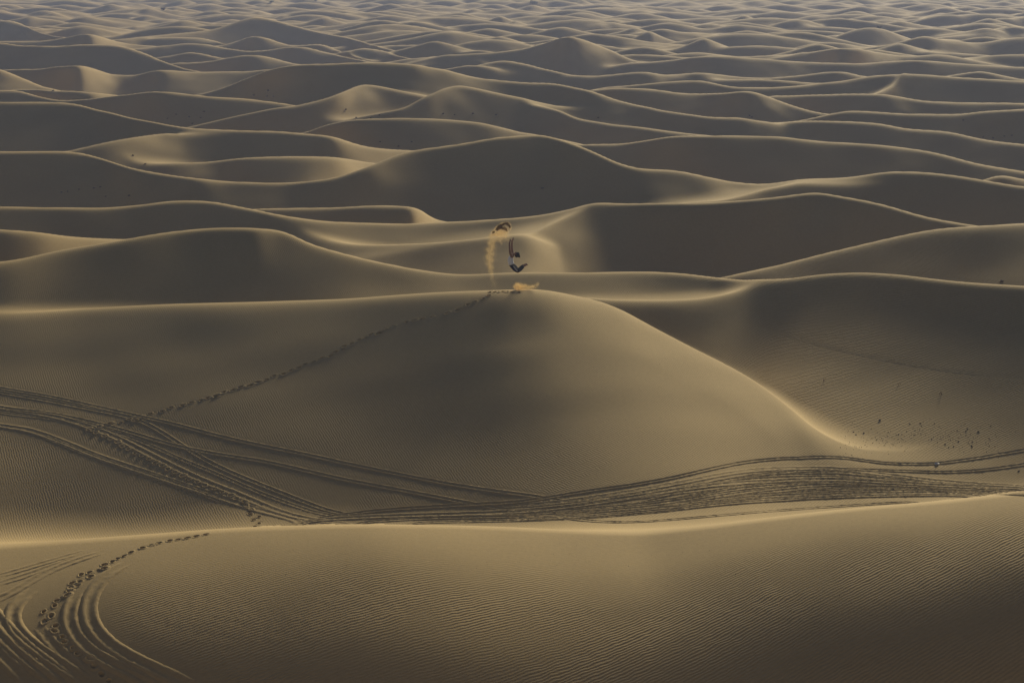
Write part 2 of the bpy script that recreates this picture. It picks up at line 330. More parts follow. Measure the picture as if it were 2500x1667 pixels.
def sand_material(name, rippled):
    m, nt, bs = new_mat(name)
    geo = nt.nodes.new("ShaderNodeNewGeometry"); pos = geo.outputs["Position"]
    fine = sand_colour(nt, bs, pos)
    grain = node(nt, "ShaderNodeTexNoise", Scale=28.0, Detail=2.0); nt.links.new(pos, grain.inputs["Vector"])
    height = mathn(nt, 'MULTIPLY', grain.outputs["Fac"], 0.35)
    if rippled:
        att = node(nt, "ShaderNodeAttribute", attribute_name="ripple")
        sep = nt.nodes.new("ShaderNodeSeparateColor"); nt.links.new(att.outputs["Color"], sep.inputs[0])
        patch = node(nt, "ShaderNodeTexNoise", Scale=0.35, Detail=2.0); nt.links.new(pos, patch.inputs["Vector"])
        pm = nt.nodes.new("ShaderNodeMapRange"); pm.inputs[1].default_value = .36; pm.inputs[2].default_value = .55
        pm.inputs[3].default_value = .35; pm.inputs[4].default_value = 1.0
        nt.links.new(patch.outputs["Fac"], pm.inputs[0])
        for ch, ang, lam, amp in RIPPLES:
            mp = nt.nodes.new("ShaderNodeMapping"); mp.inputs["Rotation"].default_value = (0, 0, -math.radians(ang))
            mp.inputs["Scale"].default_value = (1, 1, 0.0)
            nt.links.new(pos, mp.inputs["Vector"])
            wv = node(nt, "ShaderNodeTexWave", wave_type='BANDS', bands_direction='X', wave_profile='SIN')
            wv.inputs["Scale"].default_value = 0.31416 / lam
            wv.inputs["Distortion"].default_value = 5.0
            wv.inputs["Detail"].default_value = 2.2
            wv.inputs["Detail Scale"].default_value = 0.8
            nt.links.new(mp.outputs[0], wv.inputs["Vector"])
            term = mathn(nt, 'MULTIPLY', mathn(nt, 'MULTIPLY', wv.outputs["Fac"], sep.outputs[ch]), amp)
            height = mathn(nt, 'ADD', height, mathn(nt, 'MULTIPLY', term, pm.outputs[0]))
    bump = node(nt, "ShaderNodeBump", Strength=1.0, Distance=0.012)
    nt.links.new(height, bump.inputs["Height"])
    nt.links.new(bump.outputs[0], bs.inputs["Normal"])
    return m

# channel, direction across the ripples (degrees from +X), wavelength (m), strength
RIPPLES = [(0, 117, 0.094, 0.72), (1, 35, 0.088, 0.50), (2, 20, 0.080, 0.30)]
MAT_SAND = sand_material("wind_rippled_sand", True)
MAT_SAND_BARE = sand_material("disturbed_sand", False)

def plain(name, col, rough=0.8, var=0.15, scale=14.0, bump=0.0):
    m, nt, bs = new_mat(name)
    geo = nt.nodes.new("ShaderNodeNewGeometry")
    nz = node(nt, "ShaderNodeTexNoise", Scale=scale, Detail=3.0); nt.links.new(geo.outputs["Position"], nz.inputs["Vector"])
    ramp = nt.nodes.new("ShaderNodeValToRGB")
    ramp.color_ramp.elements[0].position = 0.3; ramp.color_ramp.elements[1].position = 0.7
    ramp.color_ramp.elements[0].color = tuple(c * (1 - var) for c in col) + (1,)
    ramp.color_ramp.elements[1].color = tuple(min(1, c * (1 + var)) for c in col) + (1,)
    nt.links.new(nz.outputs["Fac"], ramp.inputs[0]); nt.links.new(ramp.outputs[0], bs.inputs["Base Color"])
    bs.inputs["Roughness"].default_value = rough
    if bump:
        b = node(nt, "ShaderNodeBump", Strength=0.6, Distance=bump)
        nt.links.new(nz.outputs["Fac"], b.inputs["Height"]); nt.links.new(b.outputs[0], bs.inputs["Normal"])
    return m

# ------------------------------------------------------------------ helpers for objects
COL = scene.collection
def link(name, mesh, mat=None, parent=None):
    o = bpy.data.objects.new(name, mesh); COL.objects.link(o)
    if mat: mesh.materials.append(mat)
    if parent: o.parent = parent
    return o
def mesh_from(name, verts, faces, smooth=True):
    me = bpy.data.meshes.new(name)
    me.from_pydata([tuple(map(float, v)) for v in verts], [], faces)
    if smooth: me.polygons.foreach_set("use_smooth", [True] * len(me.polygons))
    me.update()
    return me
def tag(o, label, cat, group=None):
    o["label"] = label; o["category"] = cat
    if group: o["group"] = group
def empty(name, loc):
    o = bpy.data.objects.new(name, None); COL.objects.link(o); o.location = loc; o.empty_display_size = 0.2
    return o
# ------------------------------------------------------------------ the sand sheet
RIPPLE_MASK = np.ones((NR, NC), np.float32)
def build_sand():
    me = bpy.data.meshes.new("sand_dunes")
    nv = NR * NC; nf = (NR - 1) * (NC - 1)
    co = np.empty((NR, NC, 3), np.float32)
    co[..., 0] = XX; co[..., 1] = YY; co[..., 2] = ZG
    me.vertices.add(nv); me.vertices.foreach_set("co", co.ravel())
    i = np.arange(NR - 1)[:, None] * NC + np.arange(NC - 1)[None, :]
    quads = np.stack([i, i + 1, i + NC + 1, i + NC], -1).reshape(-1).astype(np.int32)
    me.loops.add(nf * 4); me.loops.foreach_set("vertex_index", quads)
    me.polygons.add(nf)
    me.polygons.foreach_set("loop_start", np.arange(0, nf * 4, 4, dtype=np.int32))
    me.polygons.foreach_set("loop_total", np.full(nf, 4, np.int32))
    me.polygons.foreach_set("use_smooth", np.ones(nf, bool))
    # where which family of wind ripples runs
    Y2 = YY + 0 * XX
    fore = (1 - sstep(47.5, 49.0, Y2)) * (0.16 + 0.84 * sstep(0.6, 4.6, 47.2 - Y2 + 0.35 * waves(XX, Y2, 1.5, 5, 8, 21)))
    jump = sstep(51, 54, Y2) * (1 - sstep(76, 110, Y2) * 0.75) * (1 - sstep(130, 200, Y2))
    right = sstep(-3.5, 3.0, XX + 0.25 * (Y2 - 62))
    col = np.zeros((NR, NC, 4), np.float32)
    col[..., 0] = fore; col[..., 1] = jump * right; col[..., 2] = jump * (1 - right); col[..., 3] = 1
    col[..., :3] *= RIPPLE_MASK[..., None]
    at_ = me.color_attributes.new("ripple", 'FLOAT_COLOR', 'POINT')
    at_.data.foreach_set("color", col.ravel())
    me.update(); me.validate()
    o = link("sand_dunes", me, MAT_SAND)
    o["kind"] = "structure"; o["label"] = "rolling sand dunes with rippled faces and sunlit crests"
    return o
# ------------------------------------------------------------------ wheel ruts and footprints pressed into the sand
def Zm(pts, ox, oy, s=0.53146):
    return [(ox + x * s, oy + y * s) for x, y in pts]

TRACKS = []          # (pixel points, half width, depth scale, lugs)
def tr(pts, hw=0.30, dep=1.0, lug=True): TRACKS.append((pts, hw * (0.42 if lug else 0.60), dep * (0.27 if lug else 0.42), lug))
L5 = lambda p: Zm(p, 0, 800); L6 = lambda p: Zm(p, 1250, 800); L7 = lambda p: Zm(p, 0, 1217); L8 = lambda p: Zm(p, 1250, 1217)
# the two wheels that come in from the left and cross the whole hollow
tr(L5([(-230,228),(0,276),(200,310),(400,352),(600,397),(800,442),(1000,495),(1200,540),(1400,580),(1600,625),(1800,665),(2000,705),(2200,738),(2330,756)]) + L6([(80,768),(200,790),(400,815),(600,822),(800,810),(1000,790),(1200,772),(1500,754),(1800,748),(2100,755),(2352,764),(2560,772)]))
tr(L5([(-230,322),(0,366),(200,388),(400,427),(600,480),(800,540),(1000,580),(1200,610),(1400,655),(1600,700),(1800,737),(2000,775),(2200,812),(2340,835)]) + L8([(60,52),(200,78),(400,106),(520,110),(700,99),(900,82),(1200,55),(1500,34),(1800,16),(2050,6)]))
# its neighbours on the left
tr(L5([(-230,250),(0,297),(200,332),(400,371),(560,402),(640,425),(760,490),(850,550),(950,610),(1100,680),(1300,760),(1450,818),(1530,845),(1690,868),(1880,872)]), 0.30, .8)
tr(L5([(-230,350),(0,390),(150,408),(330,430),(500,472),(650,522),(800,590),(1000,672),(1200,760),(1400,832),(1440,846),(1600,872),(1790,885)]), 0.26, .6)
tr(L5([(-230,330),(60,376),(240,405),(400,452),(520,500),(700,592),(900,690),(1100,770),(1240,830)]) + L7([(1330,75),(1400,92),(1560,110),(1700,118)]), 0.34, .9, False)
tr(L5([(-230,425),(0,450),(130,468),(200,492),(300,530),(450,592),(600,642),(750,692),(900,742),(1050,792),(1180,835)]) + L7([(1280,75),(1340,92),(1470,122),(1600,128)]), 0.34, .8, False)
tr(L5([(60,490),(130,480),(240,515),(360,565),(520,625),(700,682),(860,735),(1000,790),(1120,835)]), 0.26, .6, False)
# the bundle along the bottom of the hollow
TOP = [(601,1293),(691,1281),(755,1269),(850,1254),(957,1243),(1143,1231),(1250,1226),(1409,1202),(1569,1180),(1675,1159),(1755,1140),(1834,1125),(1941,1116),(2020,1115),(2100,1121),(2180,1132),(2260,1132),(2366,1121),(2500,1098),(2620,1078)]
tr(TOP, 0.32, 1.2)
tr(L6([(500,808),(600,792),(800,745),(1000,695),(1200,667),(1400,652),(1600,650),(1800,657),(2000,662),(2150,655),(2352,626),(2560,592)]), 0.30, 1.1)
tr([(640,1292),(760,1271),(900,1262),(1090,1256),(1250,1250),(1400,1236),(1560,1212),(1700,1190),(1850,1176),(2000,1170),(2150,1176),(2300,1185),(2500,1192),(2620,1196)], 0.34, 1.3, False)
tr([(744,1287),(930,1271),(1090,1263),(1250,1260),(1420,1252),(1600,1236),(1780,1216),(1960,1207),(2140,1203),(2320,1203),(2480,1206)], 0.32, 1.2)
LOW = [(860,1284),(1090,1273),(1250,1270),(1420,1264),(1600,1250),(1780,1229),(1960,1216),(2140,1210),(2320,1208),(2440,1210)]
tr(LOW, 0.28, .9)
UPP = [(1180,1232),(1300,1226),(1430,1212),(1560,1196),(1700,1171),(1800,1152),(1900,1143),(2000,1142),(2100,1150),(2250,1166),(2400,1178),(2620,1188)]
def mix(a, b, k, wob, ph):
    out = []
    b2 = np.array(b, float)
    for i, (u, v) in enumerate(a):
        w = np.interp(u, b2[:, 0], b2[:, 1])
        out.append((u, v + (w - v) * min(max(k + wob * math.sin(u * 0.0052 + ph), 0), 1)))
    return out
rt = np.random.RandomState(5)
for q in range(17):
    k = (q + 0.5) / 17 + rt.uniform(-.03, .03)
    tr(mix(UPP, LOW, k, rt.uniform(.03, .16), rt.uniform(0, 6.28)), rt.uniform(.20, .32), rt.uniform(.45, 1.25), rt.rand() < .6)
# ruts that swing round the left end of the near dune
tr(L7([(700,247),(560,300),(460,375),(405,460),(395,520),(415,580),(470,650),(560,712),(690,775),(830,840),(1020,930)]), 0.42, 1.5, False)
tr(L7([(420,345),(350,430),(312,500),(305,550),(330,620),(390,690),(490,748),(610,805),(830,910)]), 0.40, 1.4, False)
tr(L7([(380,620),(440,690),(560,750),(700,815),(900,910)]), 0.34, 1.1, False)
tr(L7([(560,200),(400,238),(230,285),(90,328),(0,352),(-200,400)]), 0.28, .7, False)
tr(L7([(500,225),(330,275),(170,335),(60,370),(-200,445)]), 0.30, .8, False)
tr(L7([(640,205),(480,240),(330,290),(210,335),(110,400),(40,440),(-200,540)]), 0.32, .8, False)
tr(L7([(230,345),(140,430),(60,480),(37,540),(70,610),(170,690),(300,780),(520,920)]), 0.42, 1.5, False)
tr(L7([(130,500),(165,570),(210,640),(285,715),(370,790),(530,930)]), 0.36, 1.0, False)
tr(L7([(-200,340),(0,565),(70,645),(200,750),(440,930)]), 0.44, 1.6, False)
tr(L7([(-200,400),(10,640),(90,715),(210,805),(370,930)]), 0.40, 1.3, False)
tr(L7([(-200,500),(40,760),(130,840),(230,930)]), 0.40, 1.2, False)
# older wheel marks on dunes farther back
tr(L6([(1120,-10),(1250,30),(1400,75),(1550,112),(1700,145),(1850,172),(2050,205),(2352,232)]), 0.14, .12, False)

def carve(px, py, rad, depth, soft=0.0):
    i0, i1 = np.searchsorted(YR, [py - rad, py + rad])
    if i1 <= i0: return
    j0, j1 = np.searchsorted(TC, [(px - rad) / py, (px + rad) / py])
    if j1 <= j0: return
    xs = XX[i0:i1, j0:j1] - px; ys = YR[i0:i1][:, None] - py
    m = (xs ** 2 + ys ** 2) < rad * rad
    blk = ZG[i0:i1, j0:j1]; base = ZB[i0:i1, j0:j1]
    blk[m] = np.minimum(blk[m], base[m] - depth)

def calm(px, py, rad, level):
    i0, i1 = np.searchsorted(YR, [py - rad, py + rad]); j0, j1 = np.searchsorted(TC, [(px - rad) / py, (px + rad) / py])
    if i1 <= i0 or j1 <= j0: return
    xs = XX[i0:i1, j0:j1] - px; ys = YR[i0:i1][:, None] - py
    d = np.sqrt(xs ** 2 + ys ** 2)
    RIPPLE_MASK[i0:i1, j0:j1] = np.minimum(RIPPLE_MASK[i0:i1, j0:j1], level + (1 - level) * sstep(0.5 * rad, rad, d))

def smooth_path(pts, step):
    w = np.array([hit(u, v)[:2] for u, v in pts])
    # fill between the traced points in the photograph's plane first, so the path follows what is seen
    fine = []
    P = np.array(pts, float)
    s = np.concatenate([[0], np.cumsum(np.hypot(*np.diff(P, axis=0).T))])
    n = max(int(s[-1] / 7), 4)
    si = np.linspace(0, s[-1], n)
    U = pchip(s, P[:, 0], si); V = pchip(s, P[:, 1], si)
    W = np.array([hit(u, v)[:2] for u, v in zip(U, V)])
    W = np.stack([gauss(W[:, 0], 2.0), gauss(W[:, 1], 2.0)], 1)
    L = np.concatenate([[0], np.cumsum(np.hypot(*np.diff(W, axis=0).T))])
    k = max(int(L[-1] / step), 4)
    li = np.linspace(0, L[-1], k)
    return np.stack([np.interp(li, L, W[:, 0]), np.interp(li, L, W[:, 1])], 1)

def plan_tracks():
    out = []
    for pts, hw, dep, lug in TRACKS:
        step = 0.07
        W = smooth_path(pts, step)
        W = np.stack([gauss(W[:, 0], 6.0), gauss(W[:, 1], 6.0)], 1)
        T = np.gradient(W, axis=0); T /= np.linalg.norm(T, axis=1)[:, None] + 1e-9
        N = np.stack([-T[:, 1], T[:, 0]], 1)
        out.append((W, N, hw, dep, lug))
        for x, y in W[::3]:
            calm(x, y, hw * 2.2, 0.08)
    return out

TRACK_H = np.zeros((NR, NC))
def build_tracks(plan, sand):
    prof = np.array([(-1, -.02), (-.84, .02), (-.66, .060), (-.50, .056), (-.34, .012), (-.16, .006), (.16, .006), (.34, .012), (.50, .056), (.66, .060), (.84, .02), (1, -.02)])
    hard = prof
    soft = np.array([(-1, -.02), (-.82, .012), (-.62, .040), (-.46, .048), (-.28, .030), (-.10, .008), (.12, .006), (.32, .018), (.52, .040), (.70, .036), (.86, .010), (1, -.02)])
    for q, (W, N, hw, dep, lug) in enumerate(plan):
        prof = hard if lug else soft
        n, k = len(W), len(prof)
        ends = sstep(0, 12 if lug else 22, np.minimum(np.arange(n), np.arange(n)[::-1]))
        r = np.random.RandomState(100 + q)
        wob = gauss(r.randn(n), 5.0) * 0.35 + 1.0
        P = W[:, None, :] + N[:, None, :] * (prof[None, :, 0, None] * hw)
        z = ground_z(P[..., 0], P[..., 1])
        up = prof[None, :, 1] * dep * ends[:, None] * np.where(prof[None, :, 1] > .015, np.clip(wob, .3, 1.8)[:, None], 1.0)
        up = up + np.where(ends < 1, -.02 * (1 - ends), 0)[:, None]
        if lug:
            floor = (np.abs(prof[:, 0]) < 0.4)[None, :]
            up = up + floor * (0.0022 * np.sign(np.sin(np.arange(n) * 2.1)))[:, None]
        up = up + r.randn(n, k) * 0.003
        z = z + up
        ii = np.clip(np.searchsorted(YR, P[..., 1]), 0, NR - 1).ravel(); jj = np.clip(np.searchsorted(TC, P[..., 0] / P[..., 1]), 0, NC - 1).ravel()
        np.maximum.at(TRACK_H, (ii, jj), up.ravel())
        V = np.concatenate([P, z[..., None]], -1).reshape(-1, 3)
        i = np.arange(n - 1)[:, None] * k + np.arange(k - 1)[None, :]
        F = np.stack([i, i + 1, i + k + 1, i + k], -1).reshape(-1, 4)
        # keep faces turned up
        nz = np.cross(V[F[0, 1]] - V[F[0, 0]], V[F[0, 3]] - V[F[0, 0]])[2]
        if nz < 0: F = F[:, ::-1]
        me = mesh_from("tyre_track", V, F.tolist())
        link("tyre_track", me, MAT_SAND_BARE, sand)

FEET7 = [(500,835),(465,805),(430,770),(415,735),(355,710),(335,685),(295,660),(288,635),(248,608),(255,583),(205,563),(235,537),(200,517),(250,490),(260,467),(310,443),(320,423),(355,400),(325,408),(365,380),(332,386),(415,357),(410,338),(372,348),(480,320),(480,303),(515,288),(540,275),(570,262),(600,247),(620,238),(655,225),(700,212),(727,204),(780,192),(820,187),(860,180),(900,172),(945,163)]
FEET7B = [(1170,128),(1190,113),(1165,97),(1190,83),(1150,70),(1155,50),(1130,32),(1125,15)]
FEET5 = [(1125,800),(1085,785),(1060,770),(1020,755),(985,740),(940,725),(905,708),(865,695),(840,680),(805,665),(770,650),(745,633),(715,620),(685,603),(650,588),(620,575),(590,558),(560,545),(540,525),(505,512),(480,497),(440,482),(425,470),(410,466),(455,455),(505,438),(555,435),(595,420),(620,425),(655,410),(690,393),(745,381),(785,365),(840,355),(880,342),(925,332),(955,320),(995,312),(1025,296),(1070,285),(1105,271),(1150,264),(1185,249),(1225,236),(1260,220),(1305,211),(1337,195),(1370,183),(1402,166),(1442,155),(1478,139),(1520,128),(1540,110),(1580,98),(1583,83),(1615,72),(1648,55),(1683,45),(1705,30),(1745,22),(1765,7)]
FEET3 = [(1808,745),(1828,735),(1870,725),(1905,718),(1940,711),(1985,702),(2055,685),(2105,670),(2122,659),(2150,645),(2180,633),(2220,618),(2245,605)]
FEETX = [(1218,713),(1228,712),(1237,713),(1244,711.5),(1252,713.5),(1259,711.5),(1266,713.5),(1273,712),(1208,712.5),(1196,713)]
BIG = {(1745,22): 1.7, (995,312): 1.5, (1150,264): 1.4, (1185,249): 1.35, (415,735): 1.4, (480,497): 1.3, (540,525): 1.35, (2105,670): 1.4}

def plan_feet():
    out = []
    for seq, f in ((FEET7, L7), (FEET7B, L7), (FEET5, L5), (FEET3, lambda p: Zm(p, 0, 400)), (FEETX, lambda p: list(p))):
        px = f(seq)
        W = np.array([hit(u, v)[:2] for u, v in px])
        D = np.gradient(np.stack([gauss(W[:, 0], 1.5), gauss(W[:, 1], 1.5)], 1), axis=0)
        for (raw, w, d) in zip(seq, W, D):
            s = BIG.get(raw, 1.0) * random.uniform(0.85, 1.15) * (1.2 if w[1] > 66 else 1.1 if w[1] > 55 else 1.0)
            a = math.atan2(d[1], d[0]) + random.uniform(-.35, .35)
            if seq is FEETX: a = random.uniform(0, 3.1); s *= 0.9
            A, B = 0.082 * s, 0.062 * s
            if out and math.hypot(out[-1][0] - w[0], out[-1][1] - w[1]) < 1.7 * A: continue
            out.append((w[0], w[1], a, A, B, 0.062 * min(s, 1.3)))
            ca, sa = math.cos(a), math.sin(a)
            for e in (-.55, 0, .55):
                carve(w[0] + ca * A * e, w[1] + sa * A * e, B * 0.78, 0.085 * min(s, 1.3))
            calm(w[0], w[1], 0.30, 0.1)
    return out

def build_feet(plan, sand):
    rings = [(.0, -1.0), (.4, -1.0), (.72, -.85), (.92, -.25), (1.06, .12), (1.25, .17), (1.55, .08), (2.1, -.10)]
    seg = 16
    for q, (x, y, a, A, B, dep) in enumerate(plan):
        r = np.random.RandomState(500 + q)
        ca, sa = math.cos(a), math.sin(a)
        V = []; up = []
        irr = 1 + 0.10 * np.sin(np.arange(seg) / seg * 6.283 * 2 + r.uniform(0, 6)) + 0.06 * r.randn(seg)
        push = r.uniform(0.5, 1.4)
        for ri, (rad, h) in enumerate(rings):
            for k in range(1 if ri == 0 else seg):
                th = k / seg * 6.283
                lx, ly = math.cos(th) * rad * A * irr[k], math.sin(th) * rad * B * irr[k]
                V.append((x + lx * ca - ly * sa, y + lx * sa + ly * ca))
                hh = h * dep
                if h > 0: hh *= (0.75 + 0.55 * push * max(0, -math.sin(th + a))) * (1 + 0.25 * r.randn())
                if 0.3 < rad < .8: hh *= 1 + 0.18 * r.randn()
                up.append(hh)
        V = np.array(V)
        i0, i1 = np.searchsorted(YR, [y - .12, y + .12]); j0, j1 = np.searchsorted(TC, [(x - .12) / y, (x + .12) / y])
        lift = float(TRACK_H[i0:i1, j0:j1].max()) * 0.6 if i1 > i0 and j1 > j0 else 0.0
        up = np.array(up); up[-seg:] -= 0.3 * lift
        z = ground_z(V[:, 0], V[:, 1]) + up + lift
        V = np.concatenate([V, z[:, None]], 1)
        F = [(0, 1 + k, 1 + (k + 1) % seg) for k in range(seg)]
        for ri in range(len(rings) - 2):
            b = 1 + ri * seg
            F += [(b + k, b + seg + k, b + seg + (k + 1) % seg, b + (k + 1) % seg) for k in range(seg)]
        link("footprint", mesh_from("footprint", V, F), MAT_SAND_BARE, sand)

track_plan = plan_tracks()
feet_plan = plan_feet()
# the swath at lower left, ground smooth by turning wheels
for u, v in L7([(60,420),(150,430),(100,520),(230,520),(330,440),(330,560),(380,650),(480,720),(60,330),(200,320),(420,250),(300,300),(300,380),(40,640),(180,760),(60,760),(600,790)]):
    hx, hy, _ = hit(u, v); calm(hx, hy, 1.3, 0.25)
sand = build_sand()
build_tracks(track_plan, sand)
build_feet(feet_plan, sand)
# ------------------------------------------------------------------ the jumping person
MAT_SKIN = plain("skin", (0.25, 0.135, 0.085), 0.55, 0.08, 20)
MAT_TOP = plain("white_cotton", (0.74, 0.76, 0.80), 0.85, 0.05, 30, 0.003)
MAT_TROUSER = plain("dark_cotton", (0.018, 0.020, 0.032), 0.85, 0.2, 30, 0.003)
MAT_HAIR = plain("black_hair", (0.012, 0.010, 0.009), 0.9, 0.3, 60)
MAT_STRIPE = plain("white_stripe", (0.70, 0.70, 0.74), 0.8, 0.05, 20)
MAT_EYE = plain("eye", (0.03, 0.02, 0.015), 0.3, 0.1, 20)
MAT_LIP = plain("lip", (0.30, 0.11, 0.09), 0.5, 0.05, 20)

def skin_mesh(name, chains, levels=2):
    """chains: lists of (key, position, radius) ; equal keys are the same joint"""
    idx, vs, rad, edges = {}, [], [], []
    for ch in chains:
        prev = None
        for key, p, r in ch:
            if key not in idx:
                idx[key] = len(vs); vs.append(p); rad.append(r if isinstance(r, tuple) else (r, r))
            k = idx[key]
            if prev is not None and prev != k: edges.append((prev, k))
            prev = k
    me = bpy.data.meshes.new(name + "_frame"); me.from_pydata(vs, edges, [])
    ob = bpy.data.objects.new(name + "_frame", me); COL.objects.link(ob)
    sk = ob.modifiers.new("skin", 'SKIN'); sk.use_smooth_shade = True; sk.branch_smoothing = 0.6
    layer = me.skin_vertices[0].data if me.skin_vertices else None
    if layer is None:
        bpy.context.view_layer.objects.active = ob
        bpy.ops.object.mode_set(mode='EDIT'); bpy.ops.mesh.customdata_skin_add(); bpy.ops.object.mode_set(mode='OBJECT')
        layer = me.skin_vertices[0].data
    for i, r in enumerate(rad):
        layer[i].radius = r; layer[i].use_root = (i == 0)
    sub = ob.modifiers.new("sub", 'SUBSURF'); sub.levels = levels; sub.render_levels = levels
    dg = bpy.context.evaluated_depsgraph_get()
    out = bpy.data.meshes.new_from_object(ob.evaluated_get(dg))
    out.name = name
    bpy.data.objects.remove(ob); bpy.data.meshes.remove(me)
    out.polygons.foreach_set("use_smooth", [True] * len(out.polygons))
    return out

def J(px, py, y=0.0):           # close-up pixel -> metres about the hip
    return ((px - 470) / 912.0, y, -(py - 1090) / 912.0)

def build_person():
    HX, HY, HZ = at(1215 + 470 / 14.256, 570 + 1090 / 14.256, JY)
    ch = []
    spine = [('pel', J(476, 1050), (.080, .060)), ('waist', J(448, 985), (.115, .085)), ('rib', J(440, 905), (.125, .095)),
             ('chest', J(468, 825), (.135, .10)), ('uch', J(515, 765), (.10, .075)), ('neck', J(560, 722), .050), ('nape', J(592, 705), .048),
             ('skull', J(640, 722), (.088, .098)), ('crown', J(692, 755), (.078, .084))]
    ch.append(spine)
    ch.append([('skull', J(640, 722), .08), ('jaw', J(618, 672), (.046, .05))])
    ch.append([('jaw', J(618, 672), .05), ('nose', J(628, 640), .014)])
    for s in (-1, 1): ch.append([('skull', J(640, 722), .08), ('ear%d' % s, J(632, 718, s * .088), .016)])
    # arms
    arms = {-1: [(498, 800), (430, 640), (420, 485), (412, 390), (415, 300)], 1: [(530, 770), (505, 620), (488, 495), (494, 390), (505, 290)]}
    for s, a in arms.items():
        yy = [.150, .185, .20, .195, .18]
        rr = [.062, .046, .040, .036, .026]
        c = [('uch', J(515, 765), .09)] + [('a%d%d' % (s, i), J(p[0], p[1], s * yy[i]), rr[i]) for i, p in enumerate(a)]
        wx, wy = a[-1]
        dirx = (28, -62) if s < 0 else (30, -60)
        palm = (wx + dirx[0] * .75, wy + dirx[1] * .75)
        c.append(('palm%d' % s, J(palm[0], palm[1], s * .17), (.030, .018)))
        ch.append(c)
        for k in range(4):     # fingers, unequal and slightly bent back
            off = (k - 1.5)
            ln = (0.95, 1.1, 1.05, 0.8)[k]
            b0 = (palm[0] + off * 7 + 4, palm[1] - 24); b1 = (b0[0] + off * 4 + 7, b0[1] - 26 * ln); b2 = (b1[0] + off * 3 + 8, b1[1] - 20 * ln)
            yk = s * .17 + off * .010
            ch.append([('palm%d' % s, J(*palm), .02)] + [('f%d%d%d' % (s, k, i), J(b[0], b[1], yk), r) for i, (b, r) in enumerate(((b0, .0095), (b1, .0085), (b2, .0070)))])
        th = [(palm[0] + 14, palm[1] + 4), (palm[0] + 34, palm[1] - 8), (palm[0] + 46, palm[1] - 22)]
        ch.append([('palm%d' % s, J(*palm), .02)] + [('t%d%d' % (s, i), J(b[0], b[1], s * .17 - .02), r) for i, (b, r) in enumerate(zip(th, (.011, .010, .008)))])
    # legs, folded back at the knee
    legs = {-1: [(482, 1092), (585, 1215), (688, 1318), (800, 1222), (905, 1125), (945, 1108), (1042, 1058)],
            1: [(505, 1075), (610, 1195), (712, 1292), (812, 1205), (905, 1112), (938, 1098), (1020, 1062)]}
    for s, a in legs.items():
        yy = [.060, .10, .11, .10, .085, .085, .085]
        rr = [.055, .062, .050, .046, .032, .034, (.028, .020)]
        ch.append([('pel', J(476, 1050), .08)] + [('l%d%d' % (s, i), J(p[0], p[1], s * yy[i]), rr[i]) for i, p in enumerate(a)])
    body = link("person", skin_mesh("person", ch), MAT_SKIN)
    body.location = (HX, HY, HZ)
    tag(body, "person leaping in mid-air above the dune crest, back arched, arms raised, white vest, dark trousers", "person")
    # white sleeveless top, open at the arms, hanging just past the waist
    top = [[('hh', J(478, 1092), (.152, .122)), ('h', J(468, 1050), (.150, .120)), ('w', J(450, 985), (.137, .112)), ('r', J(440, 905), (.142, .122)), ('c', J(464, 830), (.150, .122)), ('u', J(500, 785), (.112, .085))],
           ]
    for s in (-1, 1): top.append([('u', J(500, 785), (.1, .08)), ('s%d' % s, J(512, 762, s * .085), (.036, .030)), ('n%d' % s, J(540, 752, s * .10), (.026, .022))])
    link("vest_top", skin_mesh("vest_top", top), MAT_TOP, body)
    tr_ = [[('wb', J(472, 1035), (.108, .094)), ('wc', J(474, 1050), (.124, .102)), ('p', J(484, 1085), (.138, .108))]]
    for s, a in legs.items():
        yy = [.085, .10, .11, .10, .085]; rr = [.106, .094, .074, .070, .056]
        tr_.append([('p', J(484, 1085), (.14, .11))] + [('l%d%d' % (s, i), J(p[0], p[1], s * yy[i]), rr[i]) for i, p in enumerate(a[:5])])
    trous = link("trousers", skin_mesh("trousers", tr_), MAT_TROUSER, body)
    # white side seam stripe on the near leg
    st = [(545, 1118, -.185), (585, 1168, -.192), (630, 1222, -.190), (665, 1262, -.186), (688, 1285, -.178)]
    V, F = [], []
    for px, py, y in st:
        a = J(px - 6, py + 7, y); b = J(px + 6, py - 7, y)
        for dy in (0, .02): V += [(a[0], a[1] + dy, a[2]), (b[0], b[1] + dy, b[2])]
    for i in range(len(st) - 1):
        b = i * 4
        F += [(b, b + 1, b + 5, b + 4), (b + 1, b + 3, b + 7, b + 5), (b + 3, b + 2, b + 6, b + 7), (b + 2, b, b + 4, b + 6)]
    link("stripe", mesh_from("stripe", V, F), MAT_STRIPE, trous)
    hair = [[('hz', J(640, 668), (.085, .10)), ('h0', J(664, 700), (.122, .130)), ('h1', J(690, 750), (.130, .130)), ('h2', J(728, 782), (.088, .092)), ('h3', J(776, 770), .022)],
            [('h1', J(690, 752), .09), ('k0', J(645, 790), (.080, .085)), ('k1', J(625, 825), (.04, .05))]]
    for q in range(5):
        hair.append([('h2', J(722, 772), .05), ('s%d' % q, J(745 + 6 * q, 745 + 24 * q, (q - 2) * .03), .024), ('e%d' % q, J(770 + 5 * math.sin(q * 2), 750 + 22 * q, (q - 2) * .035), .009)])
    link("hair", skin_mesh("hair", hair), MAT_HAIR, body)
    for s in (-1, 1):
        me = bpy.data.meshes.new("eye"); bm = bmesh.new(); bmesh.ops.create_uvsphere(bm, u_segments=8, v_segments=6, radius=.011); bm.to_mesh(me); bm.free()
        o = link("eye", me, MAT_EYE, body); o.location = J(648, 650, s * .036)
    me = bpy.data.meshes.new("mouth"); bm = bmesh.new(); bmesh.ops.create_uvsphere(bm, u_segments=8, v_segments=6, radius=.018); bm.to_mesh(me); bm.free()
    o = link("mouth", me, MAT_LIP, body); o.location = J(607, 640, 0); o.scale = (.5, 1.3, .5)
